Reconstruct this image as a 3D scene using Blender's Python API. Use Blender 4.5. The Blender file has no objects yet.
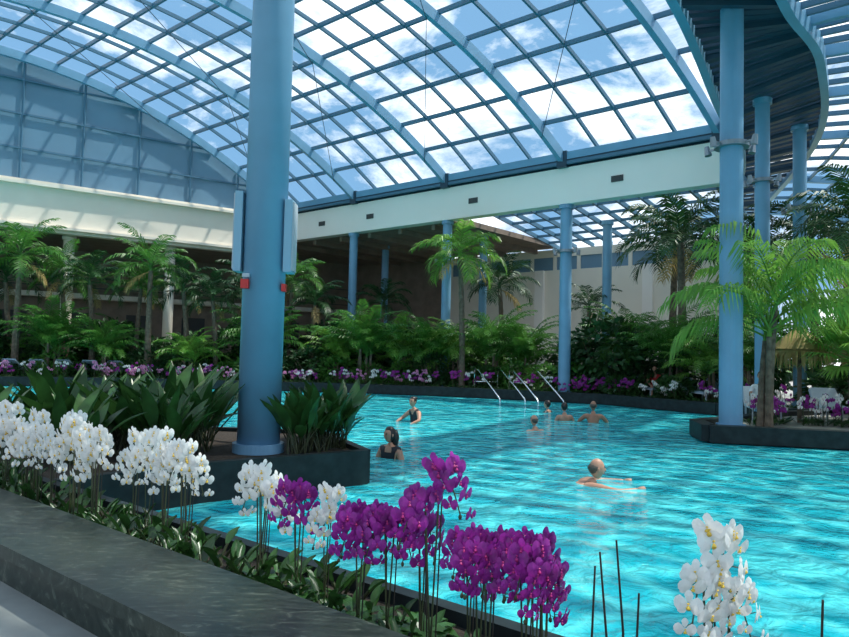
import bpy, math, random
from mathutils import Vector, Matrix
random.seed(7)
R=random.Random(11)
sc=bpy.context.scene
try:
    sc.view_settings.view_transform='Standard'
    sc.view_settings.look='None'
except Exception: pass
V=Vector
# ---------------------------------------------------------------- materials
def mat(name,col,rough=.6,metal=0.,var=0.,scale=4.,bump=0.,spec=.5,transl=0.,col2=None,coat=0.):
    m=bpy.data.materials.new(name); m.use_nodes=True
    nt=m.node_tree; n=nt.nodes; l=nt.links
    b=n['Principled BSDF']; out=n['Material Output']
    b.inputs['Base Color'].default_value=(*col,1)
    b.inputs['Roughness'].default_value=rough
    b.inputs['Metallic'].default_value=metal
    b.inputs['Specular IOR Level'].default_value=spec
    if var>0 or col2 or bump>0:
        tc=n.new('ShaderNodeTexCoord'); no=n.new('ShaderNodeTexNoise')
        no.inputs['Scale'].default_value=scale; no.inputs['Detail'].default_value=4
        l.new(tc.outputs['Object'],no.inputs['Vector'])
        if var>0 or col2:
            r=n.new('ShaderNodeValToRGB')
            c2=col2 if col2 else tuple(min(1,c*(1+var)) for c in col)
            c1=tuple(c*(1-var) for c in col)
            r.color_ramp.elements[0].color=(*c1,1); r.color_ramp.elements[1].color=(*c2,1)
            r.color_ramp.elements[0].position=.35; r.color_ramp.elements[1].position=.68
            l.new(no.outputs['Fac'],r.inputs['Fac']); l.new(r.outputs['Color'],b.inputs['Base Color'])
        if bump>0:
            bp=n.new('ShaderNodeBump'); bp.inputs['Strength'].default_value=bump; bp.inputs['Distance'].default_value=.03
            l.new(no.outputs['Fac'],bp.inputs['Height']); l.new(bp.outputs['Normal'],b.inputs['Normal'])
    if transl>0:
        t=n.new('ShaderNodeBsdfTranslucent'); t.inputs['Color'].default_value=(*[min(1,c*1.5) for c in col],1)
        mx=n.new('ShaderNodeMixShader'); mx.inputs[0].default_value=transl
        l.new(b.outputs[0],mx.inputs[1]); l.new(t.outputs[0],mx.inputs[2]); l.new(mx.outputs[0],out.inputs['Surface'])
    return m
M={}
M['blue']=mat('painted_blue_steel',(.17,.35,.52),.4,var=.06,scale=1.5)
M['blue2']=mat('painted_blue_steel_frame',(.07,.17,.26),.45)
M['blue3']=mat('speaker_panel_blue',(.24,.44,.58),.5)
M['navy']=mat('dark_blue_steel',(.02,.055,.09),.5)
M['cream']=mat('cream_plaster',(.86,.78,.67),.8,var=.04,scale=.7)
M['white']=mat('white_plaster',(.95,.87,.80),.7,var=.02,scale=.5)
M['brownl']=mat('taupe_cladding',(.25,.19,.15),.8,var=.15,scale=2)
M['lun']=mat('blue_translucent_panel',(.15,.27,.38),.35,var=.12,scale=.3)
M['vent']=mat('vent_dark',(.05,.05,.05),.6)
M['soil']=mat('bark_soil',(.03,.022,.015),.95,var=.5,scale=30,bump=.6)
M['rim']=mat('dark_stone_rim',(.012,.02,.022),.5,var=.4,scale=6,spec=.3)
M['deck']=mat('pool_deck_tile',(.36,.34,.30),.6,var=.12,scale=3)
M['floor']=mat('near_floor_tile',(.26,.28,.27),.5,var=.08,scale=6)
M['leaf']=mat('palm_leaf',(.07,.20,.03),.45,var=.45,scale=3,transl=.3)
M['leafb']=mat('palm_leaf_bright',(.16,.33,.05),.45,var=.4,scale=3,transl=.35)
M['leafd']=mat('foliage_dark',(.022,.075,.018),.5,var=.45,scale=2,transl=.15)
M['leafo']=mat('broad_leaf',(.03,.09,.02),.33,var=.45,scale=5,transl=.15)
M['dry']=mat('dry_palm_leaf',(.42,.30,.11),.7,var=.3,scale=3,transl=.2)
M['trunk']=mat('palm_trunk',(.16,.12,.085),.9,var=.35,scale=9,bump=.6)
M['petw']=mat('white_orchid_petal',(.92,.90,.86),.5,transl=.3)
M['petp']=mat('purple_orchid_petal',(.33,.025,.31),.5,var=.45,scale=14,transl=.3)
M['petk']=mat('pink_orchid_petal',(.70,.28,.50),.5,transl=.2)
M['lipy']=mat('orchid_lip_yellow',(.75,.50,.06),.5)
M['lipp']=mat('orchid_lip_magenta',(.40,.01,.16),.5)
M['stem']=mat('orchid_stem',(.05,.06,.025),.5)
M['stake']=mat('bamboo_stake',(.025,.02,.015),.7)
M['chrome']=mat('chrome',(.8,.82,.85),.12,metal=1)
M['red']=mat('red_plastic',(.6,.02,.02),.4)
M['grey']=mat('grey_plastic',(.45,.5,.55),.5)
M['lamp']=mat('lamp_housing',(.3,.33,.36),.4,metal=.6)
M['skin']=mat('skin',(.48,.25,.165),.5,var=.08,scale=12)
M['skin2']=mat('skin_tanned',(.38,.18,.11),.5,var=.08,scale=12)
M['hairk']=mat('hair_dark',(.015,.01,.008),.35,var=.3,scale=40)
M['hairg']=mat('hair_grey',(.08,.065,.05),.5,var=.3,scale=40)
M['suitk']=mat('black_swimsuit',(.012,.012,.018),.5)
M['shirtr']=mat('red_shirt',(.55,.03,.03),.8)
M['shirtw']=mat('white_shirt',(.8,.8,.8),.8)
M['eye']=mat('eye',(.02,.015,.01),.2)
M['lips']=mat('lips',(.45,.12,.1),.5)
M['cloth']=mat('lounger_fabric',(.30,.42,.52),.8,var=.1,scale=20)
M['clothw']=mat('lounger_fabric_white',(.55,.60,.62),.8,var=.05,scale=20)
M['grass']=mat('outside_lawn',(.08,.16,.04),.95,var=.4,scale=.5)
def ledge_mat():
    m=mat('polished_granite',(.07,.085,.075),.3,spec=.25)
    nt=m.node_tree;n=nt.nodes;l=nt.links;b=n['Principled BSDF']
    tc=n.new('ShaderNodeTexCoord'); mp=n.new('ShaderNodeMapping'); mp.inputs['Rotation'].default_value=(0,0,.7)
    mp.inputs['Scale'].default_value=(1.,3.0,2)
    no=n.new('ShaderNodeTexNoise'); no.inputs['Scale'].default_value=4.0; no.inputs['Detail'].default_value=12; no.inputs['Roughness'].default_value=.65; no.inputs['Distortion'].default_value=2.2
    r=n.new('ShaderNodeValToRGB'); e=r.color_ramp.elements
    e[0].position=.36; e[0].color=(.010,.018,.014,1); e[1].position=.74; e[1].color=(.13,.15,.12,1)
    x=r.color_ramp.elements.new(.56); x.color=(.026,.038,.031,1)
    l.new(tc.outputs['Object'],mp.inputs['Vector']); l.new(mp.outputs[0],no.inputs['Vector']); l.new(no.outputs['Fac'],r.inputs['Fac']); l.new(r.outputs[0],b.inputs['Base Color'])
    return m
M['granite']=ledge_mat()
def glass_mat():
    m=bpy.data.materials.new('roof_glass'); m.use_nodes=True; nt=m.node_tree;n=nt.nodes;l=nt.links
    n.remove(n['Principled BSDF']); out=n['Material Output']
    t=n.new('ShaderNodeBsdfTransparent'); t.inputs['Color'].default_value=(.92,.97,.98,1)
    g=n.new('ShaderNodeBsdfGlossy'); g.inputs['Roughness'].default_value=.03; g.inputs['Color'].default_value=(.7,.85,1,1)
    mx=n.new('ShaderNodeMixShader'); mx.inputs[0].default_value=.02
    l.new(t.outputs[0],mx.inputs[1]); l.new(g.outputs[0],mx.inputs[2]); l.new(mx.outputs[0],out.inputs['Surface'])
    return m
M['glass']=glass_mat()
def water_mat():
    m=bpy.data.materials.new('pool_water'); m.use_nodes=True; nt=m.node_tree;n=nt.nodes;l=nt.links
    b=n['Principled BSDF']; b.inputs['Roughness'].default_value=.04; b.inputs['IOR'].default_value=1.33
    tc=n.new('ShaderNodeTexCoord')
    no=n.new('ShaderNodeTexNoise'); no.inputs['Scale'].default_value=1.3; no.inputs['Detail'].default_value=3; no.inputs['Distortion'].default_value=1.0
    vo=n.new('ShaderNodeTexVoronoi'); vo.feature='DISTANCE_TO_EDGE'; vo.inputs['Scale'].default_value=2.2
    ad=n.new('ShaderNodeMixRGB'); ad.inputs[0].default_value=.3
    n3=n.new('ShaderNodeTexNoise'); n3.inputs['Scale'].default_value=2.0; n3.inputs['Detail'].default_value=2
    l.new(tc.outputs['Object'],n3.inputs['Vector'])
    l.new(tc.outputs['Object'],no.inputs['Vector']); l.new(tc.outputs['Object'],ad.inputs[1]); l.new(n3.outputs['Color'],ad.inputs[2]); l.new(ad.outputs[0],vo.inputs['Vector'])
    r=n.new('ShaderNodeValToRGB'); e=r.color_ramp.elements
    e[0].position=.0; e[0].color=(.09,.64,.68,1); e[1].position=.2; e[1].color=(.010,.385,.47,1)  # pale cell edges: caustic light painted into the water colour
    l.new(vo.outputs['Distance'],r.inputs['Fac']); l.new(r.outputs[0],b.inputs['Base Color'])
    n2=n.new('ShaderNodeTexNoise'); n2.inputs['Scale'].default_value=4.5; n2.inputs['Detail'].default_value=4; n2.inputs['Distortion'].default_value=.8
    l.new(tc.outputs['Object'],n2.inputs['Vector'])
    m1=n.new('ShaderNodeMath'); m1.operation='MULTIPLY_ADD'; m1.inputs[1].default_value=1.8
    l.new(no.outputs['Fac'],m1.inputs[0]); l.new(n2.outputs['Fac'],m1.inputs[2])
    bp=n.new('ShaderNodeBump'); bp.inputs['Strength'].default_value=.85; bp.inputs['Distance'].default_value=.11
    l.new(m1.outputs[0],bp.inputs['Height']); l.new(bp.outputs[0],b.inputs['Normal'])
    return m
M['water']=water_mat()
# ---------------------------------------------------------------- mesh builder
class MB:
    def __init__(s): s.v=[];s.f=[];s.m=[];s.mats=[]
    def mi(s,k):
        if k not in s.mats: s.mats.append(k)
        return s.mats.index(k)
    def add(s,vs,fs,k):
        o=len(s.v); i=s.mi(k); s.v+=[tuple(x) for x in vs]
        for f in fs: s.f.append(tuple(a+o for a in f)); s.m.append(i)
    def box(s,c,sz,k,rot=None):
        x,y,z=[a/2 for a in sz]; vs=[V((a*x,b*y,d*z)) for a in(-1,1) for b in(-1,1) for d in(-1,1)]
        if rot is not None: vs=[rot@q for q in vs]
        c=V(c); s.add([q+c for q in vs],[(0,1,3,2),(4,6,7,5),(0,4,5,1),(2,3,7,6),(0,2,6,4),(1,5,7,3)],k)
    def beam(s,p,q,w,h,k,up=V((0,0,1))):
        p=V(p);q=V(q);d=(q-p).normalized(); sd=d.cross(up)
        if sd.length<1e-4: sd=V((1,0,0))
        sd.normalize(); u=sd.cross(d).normalized(); a=sd*w/2; b=u*h/2
        s.add([p-a-b,p+a-b,p+a+b,p-a+b,q-a-b,q+a-b,q+a+b,q-a+b],[(0,3,2,1),(4,5,6,7),(0,1,5,4),(1,2,6,5),(2,3,7,6),(3,0,4,7)],k)
    def prism(s,poly,z0,z1,k,side=None):
        n=len(poly); vs=[(x,y,z0) for x,y in poly]+[(x,y,z1) for x,y in poly]
        s.add(vs,[tuple(range(n,2*n))],k)
        s.add(vs,[tuple(reversed(range(n)))]+[(i,(i+1)%n,n+(i+1)%n,n+i) for i in range(n)],side or k)
    def tube(s,pts,rads,k,n=8,cap=True,ell=1.):
        pts=[V(p) for p in pts]; N=len(pts)
        if not isinstance(rads,(list,tuple)): rads=[rads]*N
        vs=[];ref=None
        for i,p in enumerate(pts):
            d=(pts[min(i+1,N-1)]-pts[max(i-1,0)]).normalized()
            if ref is None:
                ref=V((1,0,0)) if abs(d.x)<.9 else V((0,1,0))
            a=(ref-d*ref.dot(d)).normalized(); b=d.cross(a); ref=a
            for j in range(n):
                t=2*math.pi*j/n; vs.append(p+(a*math.cos(t)+b*math.sin(t)*ell)*rads[i])
        fs=[(i*n+j,i*n+(j+1)%n,(i+1)*n+(j+1)%n,(i+1)*n+j) for i in range(N-1) for j in range(n)]
        if cap: fs+=[tuple(reversed(range(n))),tuple((N-1)*n+j for j in range(n))]
        s.add(vs,fs,k)
    def ball(s,c,r,k,nu=12,nv=8,fn=None,M4=None):
        vs=[];c=V(c)
        for i in range(nv+1):
            ph=math.pi*i/nv
            for j in range(nu):
                th=2*math.pi*j/nu
                q=V((math.sin(ph)*math.cos(th),math.sin(ph)*math.sin(th),math.cos(ph)))
                if fn: q=fn(q)
                q=V((q.x*r[0],q.y*r[1],q.z*r[2]))+c
                if M4 is not None: q=M4@q
                vs.append(q)
        fs=[(i*nu+j,(i+1)*nu+j,(i+1)*nu+(j+1)%nu,i*nu+(j+1)%nu) for i in range(nv) for j in range(nu)]
        s.add(vs,fs,k)
    def mesh(s,name,smooth=False):
        me=bpy.data.meshes.new(name); me.from_pydata(s.v,[],s.f)
        for k in s.mats: me.materials.append(M[k])
        me.polygons.foreach_set('material_index',s.m)
        if smooth: me.polygons.foreach_set('use_smooth',[True]*len(s.f))
        me.update(); return me
    def obj(s,name,smooth=False):
        return place(s.mesh(name,smooth),name)
def place(me,name,loc=(0,0,0),rz=0,sc_=1,par=None):
    o=bpy.data.objects.new(name,me); sc.collection.objects.link(o)
    o.location=loc; o.rotation_euler=(0,0,rz); o.scale=(sc_,)*3 if not isinstance(sc_,tuple) else sc_
    if par: o.parent=par
    return o
# ---------------------------------------------------------------- layout constants
C=V((-7.73,36.06)); d=V((.763,-.647)); e=V((-.81,-.586)); nB=V((.647,.763)); nL=V((-.586,.81))
ZE=9.2; HS=14.56; RR=23.2
def zf(t): return 14.35-RR+math.sqrt(RR*RR-(t-HS)**2)
def vp(s,t,dz=0):
    p=C+d*s+e*t; return V((p.x,p.y,zf(t)+dz))
def interp(pts,n=8):
    out=[]
    P=[V(p) for p in pts]; P=[P[0]*2-P[1]]+P+[P[-1]*2-P[-2]]
    for i in range(1,len(P)-2):
        for j in range(n):
            t=j/n; a,b,c_,q=P[i-1],P[i],P[i+1],P[i+2]
            out.append(.5*((2*b)+(c_-a)*t+(2*a-5*b+4*c_-q)*t*t+(3*b-a-3*c_+q)*t**3))
    out.append(P[-2]); return out
ringI=interp([(-4.5,1.),(-1.6,5.0),(2.0,9.6),(5.2,14.1),(8.5,19.7),(12.0,25.6),(16.0,36.0)])
ringO=interp([(-1.5,0),(1.3,5),(4.5,10),(7.45,14),(9.9,16.9),(13.4,23.4),(17.4,36.0)])
def ringx(y):
    if y<=ringI[0].y: return ringI[0].x
    for a,b in zip(ringI,ringI[1:]):
        if a.y<=y<=b.y: return a.x+(b.x-a.x)*(y-a.y)/(b.y-a.y)
    return 99
def inside(p): return p.x<=ringx(p.y)+.35
# ---------------------------------------------------------------- vault roof
NT=24
T=[29.12*i/NT for i in range(NT+1)]
SB=5.6; NB=4
fr=MB(); gl=MB()
for i in range(0,6*NB+1):
    s=i*SB/NB; main=(i%NB==0)
    for a,b in zip(T,T[1:]):
        n=3 if main else 1
        for q in range(n):
            t0=a+(b-a)*q/n; t1=a+(b-a)*(q+1)/n
            p0=vp(s,t0,-.22 if main else 0); p1=vp(s,t1,-.22 if main else 0)
            if inside(p0) and inside(p1):
                if main: fr.beam(p0,p1,.20,.36,'blue')
                else: fr.beam(p0,p1,.08,.13,'blue2')
for t in T:
    for i in range(0,6*NB):
        p0=vp(i*SB/NB,t);p1=vp((i+1)*SB/NB,t)
        if inside(p0) and inside(p1): fr.beam(p0,p1,.09,.15,'blue2')
for a,b in zip(T,T[1:]):
    for i in range(0,6*NB):
        q=[vp(i*SB/NB,a,.08),vp((i+1)*SB/NB,a,.08),vp((i+1)*SB/NB,b,.08),vp(i*SB/NB,b,.08)]
        if all(inside(x) for x in q): gl.add(q,[(0,1,2,3)],'glass')
for i in range(0,5):
    s=i*SB
    for (ta,tb) in ((1.2,6.5),(6.5,14)):
        p0=vp(s,ta,-.5);p1=vp(s+SB,tb,-.4)
        if inside(p0) and inside(p1): fr.beam(p0,p1,.02,.02,'navy')
fr.obj('roof_vault_frame'); gl.obj('ceiling_glass')
# ---------------------------------------------------------------- fascia beam
def wallbox(mb,P0,P1,n,th,z0,z1,k):
    a=P0;b=P1;c_=P1+n*th;q=P0+n*th
    mb.prism([(a.x,a.y),(b.x,b.y),(c_.x,c_.y),(q.x,q.y)],z0,z1,k)
fa=MB()
wallbox(fa,C,C+d*22.6,nB,.5,7.35,8.72,'white')
for s in (3,6.4,12.4,18.7):
    p=C+d*s-nB*.02; fa.beam((p.x,p.y,8.0),(p.x+d.x*.45,p.y+d.y*.45,8.0),.03,.22,'vent')
fa.obj('fascia_beam')
ea=MB()
p=C+nB*.15
wallbox(ea,p,p+d*22.4,nB,.3,8.72,8.98,'navy')
q=C+d*22.4
ea.beam((C.x,C.y,9.12),(q.x,q.y,9.12),.32,.28,'blue')
c0=C-nB*.1;q0=q-nB*.1
ea.beam((c0.x,c0.y,8.86),(q0.x,q0.y,8.86),.14,.12,'blue2')
ea.beam((c0.x,c0.y,8.98),(q0.x,q0.y,8.98),.10,.08,'navy')
for i in range(0,5):
    p=C+d*(SB*i); ea.box((p.x,p.y,9.0),(.4,.4,.6),'navy',Matrix.Rotation(math.atan2(d.y,d.x),3,'Z'))
ea.obj('eave_gutter_beam')
lb=MB()
wallbox(lb,C,C+e*34,nL,.45,6.55,8.75,'cream')
L0=C-nL*.12; L1=L0+e*34
lb.beam((L0.x,L0.y,8.55),(L1.x,L1.y,8.55),.25,.12,'cream')
lb.beam((L0.x,L0.y,6.75),(L1.x,L1.y,6.75),.2,.12,'cream')
lb.obj('wall_left_band')
lu=MB()
for a,b in zip(T,T[1:]):
    pa=C+e*a+nL*.3;pb=C+e*b+nL*.3
    lu.add([(pa.x,pa.y,8.75),(pb.x,pb.y,8.75),(pb.x,pb.y,zf(b)),(pa.x,pa.y,zf(a))],[(0,1,2,3)],'lun')
for t in T[::2]:
    pa=C+e*t+nL*.2
    lu.beam((pa.x,pa.y,8.75),(pa.x,pa.y,zf(t)-.1),.08,.08,'blue2')
for z in (10.1,11.6,13.1):
    ts=[t/4 for t in range(0,117) if zf(t/4)>z]
    a=C+e*ts[0]+nL*.2;b=C+e*ts[-1]+nL*.2
    lu.beam((a.x,a.y,z),(b.x,b.y,z),.08,.08,'blue2')
lu.obj('wall_left_gable_panels')
lw=MB()
a=C+nL*6-e*16;b=C+e*34+nL*6
wallbox(lw,a,b,nL,.3,.2,7.6,'brownl')
for z in (4.6,5.1,5.6):
    a2=a-nL*.6;b2=b-nL*.6; lw.beam((a2.x,a2.y,z),(b2.x,b2.y,z),.04,.05,'vent')
a2=a-nL*.4;b2=b-nL*.4; lw.beam((a2.x,a2.y,4.15),(b2.x,b2.y,4.15),.8,.25,'cream')
for t in range(-14,34,3):
    p=C+nL*5.4+e*t; lw.beam((p.x,p.y,4.3),(p.x,p.y,5.65),.06,.06,'vent')
    p=C+nL*5.97+e*(t+1); q=p+e*1.3; lw.beam((p.x,p.y,2.2),(q.x,q.y,2.2),.05,2.2,'vent')
lw.obj('wall_left')
sf=MB()
b=C+e*34; a2=C+nL*.45;b2=b+nL*.45
sf.prism([(a2.x,a2.y),(b2.x,b2.y),((b2+nL*6).x,(b2+nL*6).y),((a2+nL*6).x,(a2+nL*6).y)],6.56,6.75,'brownl')
q1=C+nL*6.2-e*16;q2=C+nL*6.2+e*.5
sf.prism([(C.x,C.y),(q2.x,q2.y),(q1.x,q1.y),((C+nB*12).x,(C+nB*12).y),((C+nB*.6).x,(C+nB*.6).y)],7.62,7.8,'brownl')
sf.obj('ceiling_left_soffit')
for t in (5.5,10,14.5,19,23.5):
    p=C+e*t+nL*.8; mb=MB(); mb.tube([(p.x,p.y,.25),(p.x,p.y,6.56)],.24,'cream',16); 
    mb.tube([(p.x,p.y,.25),(p.x,p.y,.4)],.32,'cream',16); mb.tube([(p.x,p.y,6.4),(p.x,p.y,6.56)],.3,'cream',16); mb.obj('cream_column',True)
bw=MB()
D=9.5
a=C+nB*D-d*14; m_=C+nB*D+d*4; b=C+nB*D+d*21
wallbox(bw,a,m_,nB,.3,.2,7.6,'brownl'); wallbox(bw,m_,b,nB,.3,.2,6.2,'cream'); 
wallbox(bw,m_+nB*.06,b+nB*.06,nB,.24,6.2,6.9,'lun'); wallbox(bw,m_,b,nB,.3,6.9,7.3,'cream')
for i in range(13):
    p=m_+d*(i*1.4); q=p+d*.2; wallbox(bw,p,q,nB,.3,6.2,6.9,'cream')
for s in (6,12):
    p=m_+d*s-nB*.2; wallbox(bw,p,p+d*.5,nB,.2,.2,6.2,'white')
bw.obj('wall_back')
cs=MB()
a=C+nB*.5-d*2;b=C+nB*.5+d*11.2;c_=C+nB*D+d*11.2;q=C+nB*D-d*8
cs.prism([(a.x,a.y),(b.x,b.y),(c_.x,c_.y),(q.x,q.y)],7.36,7.6,'brownl')
for s in range(0,12,2):
    p=C+nB*.6+d*s;q=C+nB*(D-.1)+d*s; cs.beam((p.x,p.y,7.25),(q.x,q.y,7.25),.2,.25,'brownl')
cs.obj('ceiling_back_soffit')
lg=MB();lf=MB()
def lp(s,o): 
    p=C+d*s+nB*(.5+o); return V((p.x,p.y,8.6-.13*o))
for i in range(0,16):
    s=11.2+i*1.0
    for j in range(8):
        a,b=lp(s,j*1.16),lp(s,j*1.16+1.16)
        if inside(b): lf.beam(a,b,.09,.2,'blue2')
        if i<15:
            a2,b2=lp(s+1,j*1.16),lp(s+1,j*1.16+1.16)
            if inside(a2): lf.beam(a,a2,.08,.12,'blue2')
            if inside(a2) and inside(b2): lg.add([q+V((0,0,.12)) for q in (a,a2,b2,b)],[(0,1,2,3)],'glass')
lf.obj('roof_lean_to_frame'); lg.obj('ceiling_lean_to_glass')
def bluecol(x,y,zt,r,name='blue_steel_column',zb=.25,lamp=None):
    mb=MB(); mb.tube([(x,y,zb),(x,y,zt)],r,'blue',24)
    mb.tube([(x,y,zb),(x,y,zb+.12)],r*1.25,'blue',24); mb.tube([(x,y,zt-.15),(x,y,zt)],r*1.3,'blue',24)
    if lamp:
        mb.tube([(x,y,lamp-.05),(x,y,lamp+.05)],r*1.5,'lamp',20)
        for a in (0.3,2.2,3.6,5.2):
            dx,dy=math.cos(a),math.sin(a); mb.beam((x,y,lamp),(x+dx*(r+.3),y+dy*(r+.3),lamp),.04,.04,'lamp')
            mb.tube([(x+dx*(r+.3),y+dy*(r+.3),lamp-.10),(x+dx*(r+.34),y+dy*(r+.34),lamp+.10)],[.08,.05],'lamp',10)
    return mb.obj(name,False)
for s,o,r in ((5.3,.25,.2),(11.1,.25,.2),(16.8,.25,.22)):
    p=C+d*s+nB*o; bluecol(p.x,p.y,7.35,r,lamp=5.6 if s>6 else None)
for m_,o in ((-.06,4),(.085,4),(.268,4)):
    yy=(29.5+ o/.763)/(1+.848*m_); bluecol(m_*yy,yy,7.35,.19)
# ---------------------------------------------------------------- ring gantry
rg=MB()
ZR=9.35
for P,h in ((ringI,.55),(ringO,.45)):
    for a,b in zip(P,P[1:]): rg.beam((a.x,a.y,ZR),(b.x,b.y,ZR),.2,h,'blue')
n=len(ringI)
for f in (.33,.66):
    mid=[a.lerp(b,f) for a,b in zip(ringI,ringO)]
    for a,b in zip(mid,mid[1:]): rg.beam((a.x,a.y,ZR+.25),(b.x,b.y,ZR+.25),.10,.2,'navy')
for i in range(n-1):
    for q in (0,.5):
        a=ringI[i].lerp(ringI[i+1],q);b=ringO[i].lerp(ringO[i+1],q)
        rg.beam((a.x,a.y,ZR),(b.x,b.y,ZR),.20,.10,'navy')
    if i%2==0:
        a=ringI[i];b=ringO[i]; rg.beam((a.x,a.y,ZR),(b.x,b.y,ZR),.14,.36,'navy')
rg.obj('curved_ring_gantry')
dg_=MB();df=MB()
def dome(i,o):
    a=ringO[i]; b=ringO[min(i+1,n-1)];c_=ringO[max(i-1,0)]
    t=(b-c_).normalized(); nn=V((t.y,-t.x)); x=o*11
    z=.3+(ZR+.2-.3)*math.sqrt(max(0,1-(o)**2.2))
    p=a+nn*x; return V((p.x,p.y,z))
OO=[0,.1,.2,.3,.4,.5,.6,.7,.78,.85,.91,.96,.985,1.]
for i in range(n):
    for a,b in zip(OO,OO[1:]):
        df.beam(dome(i,a),dome(i,b),.16 if i%4==0 else .09,.28 if i%4==0 else .14,'blue' if i%4==0 else 'blue2')
for o in OO:
    for i in range(n-1): df.beam(dome(i,o),dome(i+1,o),.08,.12,'blue2')
for a,b in zip(OO,OO[1:]):
    for i in range(n-1): dg_.add([dome(i,a),dome(i+1,a),dome(i+1,b),dome(i,b)],[(0,1,2,3)],'glass')
df.obj('dome_glazing_frame'); dg_.obj('window_dome_glass')
bluecol(6.5,14.4,ZR+.9,.235,lamp=6.3)
bluecol(9.7,19.5,ZR-.05,.2,lamp=6.9)
bluecol(12.0,21.7,ZR-.05,.2,lamp=6.6)
bluecol(14.3,29.0,ZR-.05,.2)
cx,cy=-2.13,8.95
nc=MB()
nc.tube([(cx,cy,.38),(cx,cy,zf(20))],.275,'blue',40); nc.tube([(cx,cy,.38),(cx,cy,.5)],.33,'blue',40)
for sx in (-1,1):
    nc.box((cx+sx*.325,cy-.02,3.25 if sx<0 else 3.2),(.10,.30,1.05 if sx<0 else .95),'blue3')
    nc.box((cx+sx*.38,cy-.02,3.25 if sx<0 else 3.2),(.03,.26,1.0 if sx<0 else .9),'grey')
nc.box((cx-.18,cy-.26,2.55),(.10,.08,.12),'red'); nc.box((cx-.17,cy-.26,2.66),(.09,.06,.05),'grey')
nc.box((cx+.29,cy-.12,2.52),(.05,.1,.1),'red')
ncobj=nc.obj('large_blue_column')
for p_ in ncobj.data.polygons:
    if len(p_.vertices)==4 and abs(p_.normal.z)<.3: p_.use_smooth=True if (p_.area>.1 and p_.material_index==0) else False
# ---------------------------------------------------------------- ground, pool, decks
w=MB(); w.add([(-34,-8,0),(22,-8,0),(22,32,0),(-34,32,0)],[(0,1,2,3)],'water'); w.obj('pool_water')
g=MB(); g.add([(-150,-80,-.35),(150,-80,-.35),(150,220,-.35),(-150,220,-.35)],[(0,1,2,3)],'grass'); g.obj('ground_outside')
rimpts=[(-30,17),(-22,23),(-17,26),(-11,27.4),(-3,27.2),(1.5,26.2),(6.3,24.2),(9,20.8),(11,18.9),(9.6,18.2),(7.6,16.4),(6.1,15.2),(5.9,14.05),(9,13.3),(14,12.5),(24,9)]
dk=MB(); dk.prism(rimpts+[(28,30),(28,55),(-40,55),(-45,17)],-.3,.25,'deck','rim'); dk.obj('floor_far_deck')
kb=MB()
rp=[V(p) for p in rimpts]
for a,b in zip(rp,rp[1:]):
    kb.beam((a.x,a.y,.2),(b.x,b.y,.2),.3,.34,'rim')
kb.obj('pool_edge_rim')
def A(k,off): return (k*.784+off*.62, 2.73-k*.62+off*.784)
nd=MB(); nd.prism([A(-14,-.5),A(8,-.5),A(8,-9),A(-14,-9)],-.3,.36,'floor'); nd.obj('floor')
le=MB()
le.prism([A(-14,0),A(-14,-.5),A(6,-.5),A(6,0)],-.3,.52,'granite')
le.prism([A(-14,.03),A(-14,-.55),A(6,-.55),A(6,.03)],.53,.6,'granite')
o=le.obj('granite_bench_ledge')
pl=MB()
pl.prism([A(-14,.03),A(6,.03),A(6,.72),A(-14,.72)],-.3,.38,'soil')
pl.prism([A(-14,.70),A(6,.70),A(6,.79),A(-14,.79)],-.3,.45,'rim')
pl.obj('orchid_planter_trough')
pen=[(-.72,8.95),(-2.46,7.68),A(-5.1,.82),A(-9.5,.82),(-9.5,11.5),(-1.6,10.9)]
pn=MB(); pn.prism(pen,-.3,.38,'soil','rim')
pp=[V(p) for p in pen]
for i in (0,1,4,5,3):
    a=pp[i];b=pp[(i+1)%6]; pn.beam((a.x,a.y,.1),(b.x,b.y,.1),.12,.68,'rim')
pn.obj('peninsula_planter')
# ---------------------------------------------------------------- plants
def rv(a,b,r=R): return r.uniform(a,b)
Z=V((0,0,1))
def frond(mb,base,az,el,L,n,lmax,droop,k,w=.05,r=R,hang=.35):
    pos=V(base); side=V((-math.sin(az),math.cos(az),0)); pts=[pos.copy()]
    for i in range(n):
        t=i/n; el-=droop/n*(.4+1.2*t)
        dr=V((math.cos(el)*math.cos(az),math.cos(el)*math.sin(az),math.sin(el)))
        pos=pos+dr*(L/n); pts.append(pos.copy())
        if i>=n*.12:
            ll=lmax*max(.25,math.sin(math.pi*(.15+.8*t)))**.7
            for sg in(-1,1):
                ld=(side*sg*.8+dr*(.45+.5*t)+Z*.12+V((r.uniform(-.12,.12),r.uniform(-.12,.12),r.uniform(-.15,.1)))).normalized()
                mid=pos+ld*ll*.55; tip=pos+ld*ll-Z*ll*(hang+r.uniform(-.1,.15)); ww=dr*w*.5
                mb.add([pos-ww*.6,pos+ww*.6,mid+ww,mid-ww,tip],[(0,1,2,3),(3,2,4)],k)
    mb.tube(pts,[.022*(1-.8*i/n) for i in range(n+1)],k,4,False)
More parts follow.
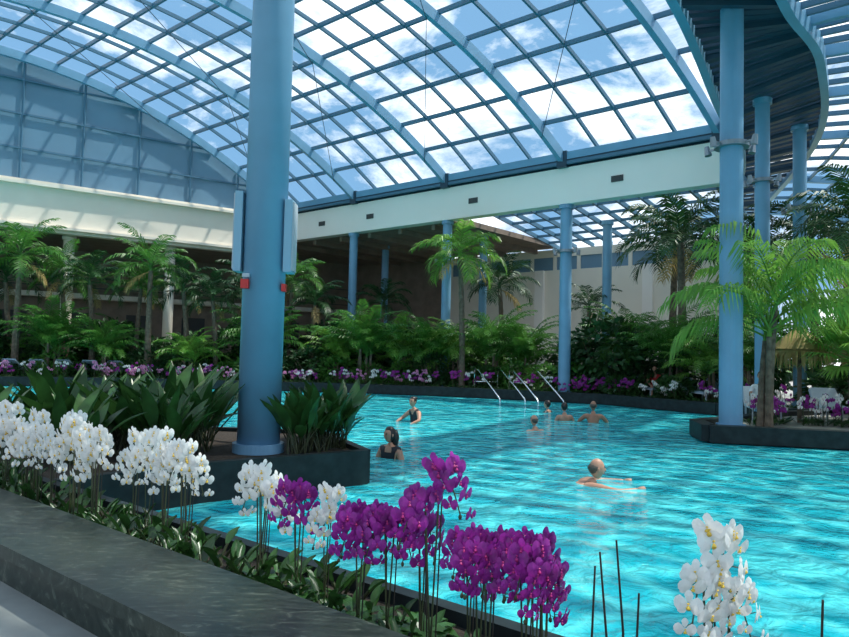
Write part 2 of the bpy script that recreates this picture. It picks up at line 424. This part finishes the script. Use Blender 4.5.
def palm(seed,h,nf,L,k,lmax=.5,tr=.11,stems=1,el0=(.1,1.35),droop=(1.0,1.9),w=.05,hang=.35,dry=0,nl=22):
    r=random.Random(seed); mb=MB()
    for s_ in range(stems):
        bx,by=(0,0) if stems==1 else (r.uniform(-.3,.3),r.uniform(-.3,.3))
        hh=h*(1 if s_==0 else r.uniform(.6,.95)); lx,ly=r.uniform(-.06,.06)*hh,r.uniform(-.05,.05)*hh
        pts=[];rad=[];N=max(6,int(hh*5))
        for i in range(N+1):
            t=i/N; pts.append((bx+lx*t*t,by+ly*t*t,hh*t)); rad.append(tr*(1.25-.45*t)*(1.0 if i%2 else 1.1))
        mb.tube(pts,rad,'trunk',9)
        top=V(pts[-1]); mb.tube([top,top+Z*.35],[tr*.8,tr*.3],k,7)
        for i in range(nf):
            az=i*2.399+r.uniform(-.2,.2); el=el0[0]+(el0[1]-el0[0])*(i+.5)/nf
            frond(mb,top+Z*(.05+.25*i/nf),az,el,L*r.uniform(.85,1.1),nl,lmax,r.uniform(*droop),k,w,r,hang)
        for i in range(dry):
            frond(mb,top-Z*.02,r.uniform(0,6.28),-.35,L*.7,14,lmax*.7,.9,'dry',w,r,.5)
    return mb.mesh('palm_%d'%seed)
def fanpalm(seed,h,nf,k):
    r=random.Random(seed); mb=MB()
    mb.tube([(0,0,h*i/10) for i in range(11)],[.13*(1.15 if i%2 else 1) for i in range(11)],'trunk',9)
    for i in range(nf):
        az=i*2.399; el=-.3+1.6*i/nf; dr=V((math.cos(el)*math.cos(az),math.cos(el)*math.sin(az),math.sin(el))); b=V((0,0,h))
        c=b+dr*.75; mb.tube([b,b+dr*.4-Z*.0,c],[.018,.014,.01],k,5)
        side=V((-math.sin(az),math.cos(az),0)); up=side.cross(dr).normalized()
        for j in range(21):
            a=-1.9+3.8*j/20; u=(dr*math.cos(a)+side*math.sin(a)).normalized(); v=(side*math.cos(a)-dr*math.sin(a))*.032; L=.62*(1-.12*abs(a))
            m_=c+u*L*.6; t_=c+u*L-Z*L*r.uniform(.15,.4)
            mb.add([c-v*.2,c+v*.2,m_+v,m_-v,t_],[(0,1,2,3),(3,2,4)],k)
    return mb.mesh('fanpalm')
def pp_(me,name,x,y,z=.25,rz=None,s=1): return place(me,name,(x,y,z),R.uniform(0,6.28) if rz is None else rz,s)
tallA=palm(1,4.6,16,2.0,'leaf',.55,dry=2,w=.07); tallB=palm(2,4.0,15,1.9,'leafd',.5,dry=1,w=.07); coco=palm(3,5.0,17,1.85,'leafb',.6,.10,el0=(-.1,1.2),droop=(1.2,2.0),dry=2,w=.075)
areca=palm(4,1.3,11,1.9,'leaf',.42,.05,stems=4,el0=(.5,1.4),droop=(.9,1.5)); arecb=palm(5,1.0,11,1.7,'leafb',.4,.05,stems=3,el0=(.5,1.4))
darkT=palm(6,5.2,18,2.3,'leafd',.7,.13,dry=2,w=.08)
bright=palm(7,2.3,10,2.1,'leafb',.6,.06,stems=3,el0=(.4,1.45),droop=(1.0,1.9),w=.05,nl=26,hang=.75)
fan=fanpalm(8,1.5,24,'leafb')
for x,y,me,s in ((-16.8,28,tallA,1.05),(-14.0,28.8,tallB,.98),(-11.6,28.6,tallA,1.0),(-10.2,29.4,tallB,.95),(-8.9,29.2,tallB,.85),(-18,29.5,tallB,1.0),(-15.4,29.2,tallA,.9),(-12.7,30,tallA,.85),
        (-7.6,29.5,tallB,.95),(-6.2,31,tallA,.97),(-5.0,30.2,tallB,.85),(3.6,31,darkT,.85),(7.0,29,tallB,.85),(-2.2,33,tallB,.9),(-20.5,27.6,tallA,.9)):
    pp_(me,'feather_palm',x,y,s=s)
pp_(coco,'coconut_palm',1.55,27.3,s=1.06)
for x,y,me,s in ((-2.4,28.6,areca,1.15),(-1.3,29,arecb,1.2),(.4,28.2,areca,1.05),(1.4,28.6,arecb,1.15),(2.7,28.0,areca,1.15),(-3.9,29.6,arecb,1.1),(-7,29.2,areca,1.2),(-15.3,28.2,areca,1.1),
        (3.9,27.6,areca,1.0),(-9.8,28.3,arecb,.9),(8.9,24.5,areca,1.1),(10.6,21.6,areca,.95),(13.5,19.5,arecb,1.2),(-13,28.2,areca,.9),(9.8,23.0,arecb,1.0),(8.2,26.2,areca,1.2)):
    pp_(me,'areca_palm',x,y,s=s)
for x,y,s in ((9.6,25.2,1.1),(11.4,24.2,.98),(11.9,18.2,.95),(13.0,22.5,1.0),(10.2,28,1.1),(15.5,25,1.0)): pp_(darkT,'tall_dark_palm',x,y,s=s)
pp_(bright,'bright_feather_palm',7.45,15.0,rz=.6,s=1.12)
pp_(bright,'bright_feather_palm',11.2,15.6,rz=2.2,s=1.05)
pp_(fan,'fan_palm',9.9,15.6,s=1.0)
sp=MB(); rr_=random.Random(5)
sp.tube([(0,0,0),(0,0,2.25)],.05,'trunk',10)
sp.tube([(0,0,1.75),(0,0,2.0),(0,0,2.3)],[.62,.40,.04],'dry',20)
for lay in range(5):
    z0=2.3-.14*lay; r0=.05+.12*lay
    for i in range(100):
        a=rr_.uniform(0,6.28); u=V((math.cos(a),math.sin(a),0)); s_=V((-u.y,u.x,0))*.02
        p=V((0,0,z0))+u*r0; m_=p+u*.17-Z*.18; t_=m_+u*rr_.uniform(.0,.06)-Z*rr_.uniform(.2,.42)
        sp.add([p-s_,p+s_,m_+s_,m_-s_,t_],[(0,1,2,3),(3,2,4)],'dry')
spm=sp.mesh('straw_parasol'); place(spm,'straw_parasol',(9.0,16.3,.25),0,1.0); place(spm,'straw_parasol',(10.9,17.2,.25),1,1.08)
def bush(seed,n,rx,ry,rz,leaf,k,wide=.45):
    r=random.Random(seed); mb=MB()
    for i in range(6):
        a=r.uniform(0,6.28); mb.tube([(0,0,0),(math.cos(a)*rx*.3,math.sin(a)*ry*.3,rz*.7),(math.cos(a)*rx*.6,math.sin(a)*ry*.6,rz*1.3)],[.04,.03,.012],'trunk',5)
    for i in range(n):
        q=V((r.gauss(0,1),r.gauss(0,1),r.gauss(0,1))).normalized(); rr=r.uniform(.45,1.)**.5*(1+.15*math.sin(q.x*5+seed)*math.cos(q.z*6))
        c=V((q.x*rx*rr,q.y*ry*rr,rz+q.z*rz*rr)); 
        if c.z<0.03: c.z=.03
        ax=(q*.7+V((r.uniform(-.7,.7),r.uniform(-.7,.7),r.uniform(-.5,.3)))).normalized(); sd=ax.cross(V((r.uniform(-1,1),r.uniform(-1,1),1))).normalized()
        l=leaf*r.uniform(.6,1.3); wv=sd*l*wide*.5
        mb.add([c,c+ax*l*.5+wv,c+ax*l-Z*l*.15,c+ax*l*.5-wv],[(0,1,2,3)],k)
    return mb.mesh('bush_%d'%seed)
b1=bush(1,900,1.0,.8,.8,.24,'leafd'); b2=bush(2,800,.9,.8,.6,.22,'leaf'); b3=bush(3,1500,1.7,1.2,1.5,.34,'leafd',.55); b4=bush(4,700,.8,.7,.5,.3,'leafo',.4)
def rimY(x):
    P=rimpts[:9]
    for a,b in zip(P,P[1:]):
        if a[0]<=x<=b[0]: return a[1]+(b[1]-a[1])*(x-a[0])/(b[0]-a[0])
    return 20
x=-21
while x<10.5:
    y=rimY(x)+1.4+rv(0,.5); pp_(R.choice([b2,b4,b2,b1]),'shrub',x,y,s=rv(.65,.95)); 
    pp_(R.choice([b1,b2]),'shrub',x+rv(-.3,.3),y+2.0+rv(0,.7),s=rv(.95,1.35))
    x+=rv(1.0,1.4)
for x,y,s in ((6.9,26.0,1.0),(-4.5,31.5,.9),(2,31.5,.85),(9.5,28,.9),(-19,29.5,.9),(12.5,26,1.1),(14,21.5,1.0),(-8.5,31.5,.85),(15,18.5,.9),(-1,32,.9),(-13.8,30.6,.85),(-16.5,30.2,.85)):
    pp_(b3,'broadleaf_tree_shrub',x,y,s=s)
for x,y,s in ((12.8,15.6,1.1),(11.6,14.6,.55),(12.4,17.8,1.2),(13.8,17.4,1.3),(12,19.8,1.1)): pp_(R.choice([b2,b4]),'shrub',x,y,s=s)
def clump(seed,nl,h,k='leafo',wd=.075):
    r=random.Random(seed); mb=MB()
    for i in range(nl):
        az=r.uniform(0,6.28); el=r.uniform(.95,1.5); bx,by=r.uniform(-.18,.18),r.uniform(-.18,.18)
        hh=h*r.uniform(.6,1.05); pos=V((bx,by,0)); N=9; L=hh; pts=[pos.copy()]
        for j in range(N):
            el-=r.uniform(.0,.07)+.06*(j/N); dr=V((math.cos(el)*math.cos(az),math.cos(el)*math.sin(az),math.sin(el))); pos=pos+dr*L/N; pts.append(pos.copy())
        side=V((-math.sin(az+.6),math.cos(az+.6),0)); mb.tube(pts[:5],[.014,.012,.011,.01,.009],'stem',5,False)
        vs=[];fs=[]
        ws=[.01,.6,.95,1,.8,.45,.02]
        for j,wj in enumerate(ws):
            p=pts[3+j]; vs+= [p-side*wd*wj+Z*.02*wj, p-Z*.01, p+side*wd*wj+Z*.02*wj]
        for j in range(6): fs+=[(3*j,3*j+1,3*j+4,3*j+3),(3*j+1,3*j+2,3*j+5,3*j+4)]
        mb.add(vs,fs,k)
    return mb.mesh('clump_%d'%seed,True)
c1=clump(1,30,1.2,wd=.10);c2=clump(2,28,1.05,wd=.095)
for x,y,s in ((-1.4,9.15,.9),(-1.2,9.5,.88),(-1.6,8.9,.85),(-2.9,8.8,1.0),(-3.3,9.2,1.05),(-3.6,8.5,1.0),(-4.0,9.2,1.0),(-4.3,8.4,.95),(-4.8,9.0,1.0),(-5.2,8.6,.9),(-3.0,8.2,.85),(-3.2,9.9,1.0),(-4.5,9.9,.95),(-5.0,7.9,.8),(-1.5,9.9,.9),(-3.9,7.7,.8)):
    pp_(R.choice([c1,c2]),'strelitzia_plant',x,y,.38,s=s)
# ---------------------------------------------------------------- orchids
def petal(mb,c,a,b,nrm,ang,l,w,k,cup=.25):
    u=a*math.cos(ang)+b*math.sin(ang); s=a*-math.sin(ang)+b*math.cos(ang)
    P=[(0,0,0),(.3,.34,.03),(.65,.5,.02),(.92,.28,-.05),(1.0,0,-.1),(.92,-.28,-.05),(.65,-.5,.02),(.3,-.34,.03)]
    vs=[c+u*l*p[0]+s*w*p[1]+nrm*l*cup*(p[2]*2) for p in P]+[c+u*l*.55+nrm*l*cup*.35]
    mb.add(vs,[(i,(i+1)%8,8) for i in range(8)],k)
def flower(mb,c,nrm,sz,k,lip):
    nrm=nrm.normalized(); a=nrm.cross(Z)
    if a.length<.1: a=V((1,0,0))
    a.normalize(); b=a.cross(nrm).normalized()
    if b.z<0: b=-b
    h=sz/2
    for an in (math.pi/2,math.pi*1.22,math.pi*1.78): petal(mb,c-nrm*.004,a,b,nrm,an,h*.98,h*.62,k)
    for an in (.12,math.pi-.12): petal(mb,c+nrm*.004,a,b,nrm,an,h*1.02,h*1.1,k)
    petal(mb,c+nrm*.01,a,b,nrm,-math.pi/2,h*.42,h*.35,lip,1.2); petal(mb,c+nrm*.012,a,b,nrm,math.pi/2,h*.16,h*.2,lip,1.)
def orchid(seed,k,lip,h=.84,nsp=2,nfl=11,fs=.105):
    r=random.Random(seed); mb=MB()
    for i in range(6):
        az=i*1.05+r.uniform(-.3,.3); L=r.uniform(.16,.26); el=.9; pos=V((0,0,.0)); vs=[]
        side=V((-math.sin(az),math.cos(az),0))
        for j in range(6):
            dr=V((math.cos(el)*math.cos(az),math.cos(el)*math.sin(az),math.sin(el))); wj=[.012,.035,.042,.04,.028,.003][j]
            vs+=[pos-side*wj+Z*.008,pos-Z*.004,pos+side*wj+Z*.008]; pos=pos+dr*L/5; el-=.33
        mb.add(vs,[q for j in range(5) for q in ((3*j,3*j+1,3*j+4,3*j+3),(3*j+1,3*j+2,3*j+5,3*j+4))],'leafo')
    for s_ in range(nsp):
        sg=1 if s_==0 else -1; sg*=r.uniform(.4,1.0); hh=h*r.uniform(.80,1.05); yv=r.uniform(-.6,.1)
        P=[]
        for j in range(19):
            t=j/18
            if t<.52: q=t/.52; P.append(V((sg*.04*q,0,hh*.95*q)))
            else:
                q=(t-.52)/.48; an=q*2.0; ra=.085
                P.append(V((sg*(.04+ra*(1-math.cos(an))),yv*ra*(1-math.cos(an)),hh*.95+ra*.5*math.sin(an)-.27*q**1.6)))
        mb.tube(P,[.0045]*12+[.003]*7,'stem',5,False)
        mb.tube([(sg*.02+.01,0.01,0),(sg*.045+.01,0.01,hh*.85)],.0035,'stake',4)
        for j in range(nfl):
            t=.50+.5*j/(nfl-1)*.98; idx=t*18; i0=int(idx); p=P[i0].lerp(P[min(18,i0+1)],idx-i0)
            off=V(((-1)**j*.042,-.03,r.uniform(-.012,.012)))
            c=p+off; mb.tube([p,c+V((0,.01,0))],.002,'stem',4,False)
            nr=V(((-1)**j*.45+r.uniform(-.4,.4),-1,r.uniform(-.45,.2)))
            flower(mb,c,nr,fs*r.uniform(.82,1.08)*(1 if j<nfl-2 else .75),k,lip)
        tip=P[-1]; mb.ball(tip+V((0,0,-.01)),(.009,.009,.013),'stem',6,4)
    return mb.mesh('orchid_%d'%seed)
OW=[orchid(10+i,'petw','lipy',h=.80+.03*(i%3)) for i in range(4)]
OP=[orchid(20+i,'petp','lipp',h=.74+.06*(i%3),fs=.105) for i in range(4)]
def orc(L,name,k,off,s=1,rz=None,i=None):
    x,y=A(k,off); me=R.choice(L) if i is None else L[i]
    place(me,name,(x,y,.38),R.uniform(-.5,.6) if rz is None else rz,s)
k=-6.6
while k<-2.0:
    orc(OW,'white_orchid',k,rv(.2,.5),s=rv(.88,1.03)); k+=rv(.13,.2)
for k in (-1.5,-1.4): orc(OW,'white_orchid',k,rv(.3,.45),s=.98)
for k,o_,s,i in ((-1.14,.38,.98,0),(-.70,.4,.93,1),(-.60,.3,.88,0),(-.46,.35,.97,1),(-.33,.45,.92,0),(-.20,.35,1.02,2),(-.04,.42,.86,3),(.06,.35,.95,1),(.14,.3,.88,0),(.24,.42,.97,1),(.33,.35,.9,3),(.40,.3,.84,0)):
    orc(OP,'purple_orchid',k,o_,s,i=i)
orc(OW,'white_orchid',-.96,.42,.80)
orc(OW,'white_orchid',1.0,.36,1.0,rz=.1,i=1); orc(OW,'white_orchid',1.04,.42,.8,rz=.3,i=2)
orc(OW,'white_orchid',1.45,.3,.55,rz=.3,i=0)
st=MB()
for k,o_,h in ((.55,.38,.55),(.62,.36,.62),(.66,.42,.66),(.74,.34,.5),(1.32,.4,.6)):
    x,y=A(k,o_); st.tube([(x,y,.36),(x+.01,y,.36+h*.5),(x-.02*(1 if h>.6 else -1),y,.38+h)],[.006,.005,.004],'stake',5)
st.obj('bare_orchid_spikes')
lc=clump(9,14,.30,'leafo',.03)
k=-8
while k<1.3:
    x,y=A(k,rv(.22,.55)); pp_(lc,'orchid_foliage',x,y,.37,s=rv(.75,1.1) if k<-.9 else rv(.5,.75)); k+=rv(.13,.22) if k<-.9 else rv(.3,.5)
def border(path,cols,name,dens=9):
    mb=MB(); P=[V(p) for p in path]
    for a,b in zip(P,P[1:]):
        L=(b-a).length; nn=V((-(b-a).y,(b-a).x)).normalized()
        for i in range(int(L*dens)):
            p=a+(b-a)*R.random(); o=R.uniform(.3,.75); x,y=p.x+nn.x*o,p.y+nn.y*o
            kk=cols(p)
            az=R.uniform(0,6.28)
            for q in range(3):
                az+=2.1; u=V((math.cos(az),math.sin(az),.5)); s_=V((-math.sin(az),math.cos(az),0))*.05; c=V((x,y,.25))
                mb.add([c,c+u*.2+s_,c+u*.38,c+u*.2-s_],[(0,1,2,3)],'leafo')
            if kk:
                h=R.uniform(.4,.75); mb.tube([(x,y,.25),(x,y,.25+h)],.008,'stem',3,False)
                for q in range(5):
                    flower(mb,V((x+R.uniform(-.12,.12),y+R.uniform(-.1,.1),.25+h-R.uniform(0,.22))),V((R.uniform(-.6,.6),-1,R.uniform(-.3,.3))),.12,kk,'lipp')
    return mb.obj(name)
def colsel(p):
    x=p.x
    if x<-5: return R.choice(['petk','petp','petw','petk',None])
    if x<0: return R.choice(['petp','petp','petk','petw',None])
    if x<4.5: return R.choice(['petp',None,None,'petw'])
    if x<7: return 'petp'
    if x<8.5: return R.choice([None,None,'petw'])
    return R.choice(['petp','petw','petp',None])
border(rimpts[1:9],colsel,'far_orchid_border')
border([(7.8,16.3),(7.0,15.5)],lambda p:R.choice(['petp','petw']),'column_orchid_border')
border([(8.0,15.2),(14,14.5)],lambda p:R.choice(['petp','petp','petw']),'island_orchid_border',12)
# ---------------------------------------------------------------- railings & loungers
def rail(x,y):
    mb=MB()
    for dx in (0,.9):
        pts=[V(q) for q in ((x+dx,y+.9,.25),(x+dx,y+.9,.85),(x+dx,y+.82,1.05),(x+dx,y+.6,1.14),(x+dx+.1,y+.35,1.05),(x+dx+.45,y-.5,.55),(x+dx+.75,y-1.2,.1),(x+dx+.8,y-1.35,-.2))]
        mb.tube(pts,.03,'chrome',8)
    mb.beam((x,y+.9,.6),(x+.9,y+.9,.6),.03,.03,'chrome')
    mb.obj('pool_handrail',True)
rail(2.0,25.6); rail(3.3,25.2)
def lounger(cl):
    mb=MB()
    for sx in(-.3,.3):
        mb.beam((sx,-.9,.32),(sx,.4,.32),.04,.05,'grey'); mb.beam((sx,.4,.32),(sx,.95,.72),.04,.05,'grey')
        for y in(-.8,.3): mb.beam((sx,y,0),(sx,y,.32),.04,.04,'grey')
    mb.beam((0,-.9,.35),(0,.4,.35),.58,.05,cl); mb.beam((0,.4,.35),(0,.95,.76),.58,.05,cl)
    return mb.mesh('lounger')
lm=lounger('cloth');lmw=lounger('clothw')
for i in range(5): place(lm,'sun_lounger',(-16.5+i*.95,28.2+i*.25,.25),math.pi*.97)
for x,y in ((8.2,25.0),(7.4,25.9),(9.3,22.9),(10.4,23.0)): place(lm,'sun_lounger',(x,y,.25),.2)
for x,y in ((8.35,16.85),(10.2,17.0)): place(lmw,'sun_lounger',(x,y,.25),-.3)
# ---------------------------------------------------------------- people
def head(mb,base,yaw,skin,hair,style):
    M4=Matrix.Translation(base)@Matrix.Rotation(yaw,4,'Z')
    def fn(q):
        q=q.copy()
        if q.z<0:
            s=1-.32*(-q.z)**1.3; q.x*=s; q.y=q.y*(1-.18*(-q.z)) + .08*(-q.z)
        if q.y>0 and abs(q.x)<.6: q.y*= .97
        return q
    c=V((0,.02,.12))
    mb.ball(c,(.078,.098,.122),skin,20,14,fn,M4)
    mb.ball((0,.115,.105),(.014,.022,.024),skin,8,6,None,M4)
    mb.ball((0,.106,.125),(.010,.016,.03),skin,8,6,None,M4)
    for sx in(-1,1):
        mb.ball((sx*.079,.012,.115),(.010,.018,.030),skin,8,6,None,M4)
        mb.ball((sx*.030,.1,.135),(.013,.012,.008),'eye',8,6,None,M4)
        mb.ball((sx*.031,.104,.153),(.02,.008,.005),hair,8,4,None,M4)
    mb.ball((0,.105,.066),(.024,.010,.007),'lips',8,5,None,M4)
    def hf(q):
        q=q.copy()
        if style=='bald': 
            if q.z>.35: q*= .93
        lim=-.1 if style!='long' else -1.0
        if q.y>.35 and q.z<.45: q*=.85
        if q.z<lim: q*=.88
        return q
    if style=='bald': mb.ball((0,-.004,.120),(.083,.093,.086),hair,18,12,hf,M4)
    else: mb.ball((0,.008,.132),(.086,.106,.122),hair,20,14,hf,M4)
    if style=='long': mb.tube([M4@V((0,-.06,.17)),M4@V((0,-.095,.06)),M4@V((0,-.09,-.05)),M4@V((0,-.08,-.14))],[.07,.075,.06,.02],hair,10)
    if style=='bun': mb.ball((0,-.09,.2),(.04,.04,.04),hair,10,8,None,M4)
POSES={
 'stand':dict(pel=(0,0,.95),bel=(0,.01,1.12),che=(0,0,1.3),nek=(0,0,1.47),hd=(0,.015,1.53),sh=(.18,0,1.41),el=(.27,.02,1.13),wr=(.30,.14,.9),hip=(.10,0,.88),kn=(.11,.03,.5),an=(.11,-.02,.09),to=(.12,.14,.04)),
 'wade':dict(pel=(0,0,.95),bel=(0,.02,1.12),che=(0,.04,1.3),nek=(0,.06,1.46),hd=(0,.09,1.52),sh=(.19,.04,1.40),el=(.36,.16,1.22),wr=(.30,.40,1.12),hip=(.10,0,.88),kn=(.11,.1,.5),an=(.11,-.1,.09),to=(.12,.05,.04)),
 'swim':dict(pel=(0,-.62,-.30),bel=(0,-.42,-.24),che=(0,-.2,-.14),nek=(0,-.04,-.01),hd=(0,.0,.04),sh=(.18,-.08,-.03),el=(.36,.18,-.055),wr=(.27,.44,-.035),hip=(.10,-.7,-.35),kn=(.2,-1.05,-.45),an=(.2,-1.45,-.38),to=(.22,-1.6,-.42)),
 'sit':dict(pel=(0,0,.50),bel=(0,-.02,.66),che=(0,-.03,.84),nek=(0,-.01,1.0),hd=(0,.01,1.06),sh=(.18,-.02,.94),el=(.25,.08,.70),wr=(.16,.30,.60),hip=(.10,.04,.47),kn=(.13,.46,.50),an=(.13,.50,.10),to=(.13,.64,.05)),
}
def person(name,loc,yaw,pose,skin='skin',hair='hairk',style='short',top=None,bottom='suitk',headyaw=0,sc_=1.,fem=False):
    P=POSES[pose]; J={}
    for k_,v_ in P.items():
        if k_ in('sh','el','wr','hip','kn','an','to'):
            for s,nm in((1,'R'),(-1,'L')): J[k_+nm]=V((v_[0]*s*(.9 if fem and k_=='sh' else 1),v_[1],v_[2]))
        else: J[k_]=V(v_)
    rad=dict(pel=.135,bel=.12,che=.15,nek=.055,hd=.05,sh=.068,el=.045,wr=.03,hip=.09,kn=.06,an=.04,to=.035)
    names=list(J); idx={n_:i for i,n_ in enumerate(names)}
    E=[('pel','bel'),('bel','che'),('che','nek'),('nek','hd')]
    for s in 'RL': E+=[('che','sh'+s),('sh'+s,'el'+s),('el'+s,'wr'+s),('pel','hip'+s),('hip'+s,'kn'+s),('kn'+s,'an'+s),('an'+s,'to'+s)]
    me=bpy.data.meshes.new('sk'); me.from_pydata([J[n_] for n_ in names],[(idx[a],idx[b]) for a,b in E],[]); ob=bpy.data.objects.new('sk',me); sc.collection.objects.link(ob)
    md=ob.modifiers.new('s','SKIN'); 
    ob.modifiers.new('u','SUBSURF').levels=2
    try:
        for n_,sv in zip(names,me.skin_vertices[0].data):
            b=n_ if n_ in rad else n_[:-1]; r_=rad[b]; sv.radius=(r_,r_*(.8 if b in('che','bel','pel') else 1)); sv.use_root=(n_=='pel')
    except Exception as ex: print('skinfail',ex)
    dg=bpy.context.evaluated_depsgraph_get(); dg.update(); ev=ob.evaluated_get(dg); em=ev.to_mesh()
    mb=MB(); vs=[v.co.copy() for v in em.vertices]; mb.v=[tuple(v) for v in vs]
    segs=[(J[a],J[b],a,b) for a,b in E]
    for p in em.polygons:
        c=p.center; best=None;bd=9
        for a,b,na,nb in segs:
            ab=b-a; t=max(0,min(1,(c-a).dot(ab)/ab.length_squared)); dd=(c-a-ab*t).length
            if dd<bd: bd=dd;best=(na,nb,t)
        na,nb,t=best; k_=skin
        if nb.startswith('hip') or (na=='pel' and nb=='bel' and t<.4) or (na.startswith('hip') and t<.35): k_=bottom or skin
        if top and ((na,nb) in(('pel','bel'),('bel','che')) or (na=='che' and nb!='nek') ): k_=top
        if top and top.startswith('shirt') and na.startswith('sh') and t<.6: k_=top
        mb.f.append(tuple(p.vertices)); mb.m.append(mb.mi(k_))
    ev.to_mesh_clear(); bpy.data.objects.remove(ob)
    for s in 'RL':
        w_=J['wr'+s]; dr=(w_-J['el'+s]).normalized(); sgn=1 if s=='R' else -1
        sd=dr.cross(Z).normalized()*1.; pal=w_+dr*.085
        mb.tube([w_-dr*.01,w_+dr*.04,pal],[.028,.038,.036],skin,8,True)
        for i,L in enumerate((.068,.078,.072,.056)):
            b=pal+sd*(i-1.5)*.019-dr*.005; mb.tube([b,b+dr*L*.5-Z*.006,b+dr*L-Z*.028],[.009,.0085,.006],skin,6)
        tsd=-sd if sgn>0 else sd
        b=w_+dr*.03+tsd*.03; mb.tube([b,b+tsd*.03+dr*.025,b+tsd*.035+dr*.058],[.011,.01,.007],skin,6)
    head(mb,J['hd'],headyaw,skin,hair,style)
    m_=mb.mesh(name,True); o=place(m_,name,loc,yaw,sc_); return o
HP=math.pi/2
person('swimming_man',(2.38,9.36,.02),-HP,'swim','skin','hairg','bald',headyaw=.1,sc_=1.12)
person('wading_woman',(-.5,11.1,-1.27),2.6,'stand','skin','hairk','long','suitk',headyaw=-.3,fem=True)
person('wading_woman',(-.15,16.8,-1.15),2.2,'wade','skin','hairk','bun','suitk',headyaw=.2,fem=True)
person('wading_man',(2.6,15.5,-1.42),.4,'wade','skin','hairg','bald')
person('wading_man',(3.75,18.0,-1.3),.1,'stand','skin','hairk','short')
person('wading_man',(4.42,17.65,-1.25),-.2,'wade','skin2','hairg','bald',sc_=1.02)
person('wading_woman',(3.75,20.4,-1.42),.8,'stand','skin','hairk','short','suitk',fem=True)
person('standing_bather',(-15.0,28.4,.25),2.8,'stand','skin2','hairk','short',None)
person('seated_guest',(8.35,24.6,.12),2.9,'sit','skin','hairk','short','shirtr')
person('seated_guest',(8.3,16.75,.14),2.9,'sit','skin','hairg','short','shirtw')
# ---------------------------------------------------------------- world and light
wd=bpy.data.worlds.new('sky'); sc.world=wd; wd.use_nodes=True; nt=wd.node_tree;n_=nt.nodes;l=nt.links
bg=n_['Background']
tc=n_.new('ShaderNodeTexCoord'); mp=n_.new('ShaderNodeMapping'); mp.inputs['Scale'].default_value=(1,1,2.0); mp.inputs['Location'].default_value=(.3,.1,.45)
no=n_.new('ShaderNodeTexNoise'); no.inputs['Scale'].default_value=3.8; no.inputs['Detail'].default_value=10; no.inputs['Roughness'].default_value=.62; no.inputs['Distortion'].default_value=.3
r=n_.new('ShaderNodeValToRGB'); r.color_ramp.elements[0].position=.46; r.color_ramp.elements[1].position=.66
mx=n_.new('ShaderNodeMixRGB'); mx.inputs[1].default_value=(.24,.47,.76,1); mx.inputs[2].default_value=(2.1,2.05,2.0,1)
l.new(tc.outputs['Generated'],mp.inputs['Vector']); l.new(mp.outputs[0],no.inputs['Vector']); l.new(no.outputs['Fac'],r.inputs['Fac']); l.new(r.outputs[0],mx.inputs[0]); l.new(mx.outputs[0],bg.inputs['Color'])
bg.inputs['Strength'].default_value=1.1
sd=bpy.data.lights.new('sun','SUN'); sd.energy=5.2; sd.angle=.03; sd.color=(1,.95,.86)
so=bpy.data.objects.new('sun',sd); sc.collection.objects.link(so); so.rotation_euler=V((-.48,-.06,-.87)).to_track_quat('-Z','Y').to_euler()
# ---------------------------------------------------------------- camera
cd=bpy.data.cameras.new('camera'); cd.lens=28.83; cd.sensor_width=36; cd.clip_end=600
co=bpy.data.objects.new('camera',cd); sc.collection.objects.link(co)
co.matrix_world=Matrix.Translation((0,0,1.75))@Matrix.Rotation(math.radians(92.7),4,'X')@Matrix.Rotation(math.radians(1.39),4,'Z')
sc.camera=co
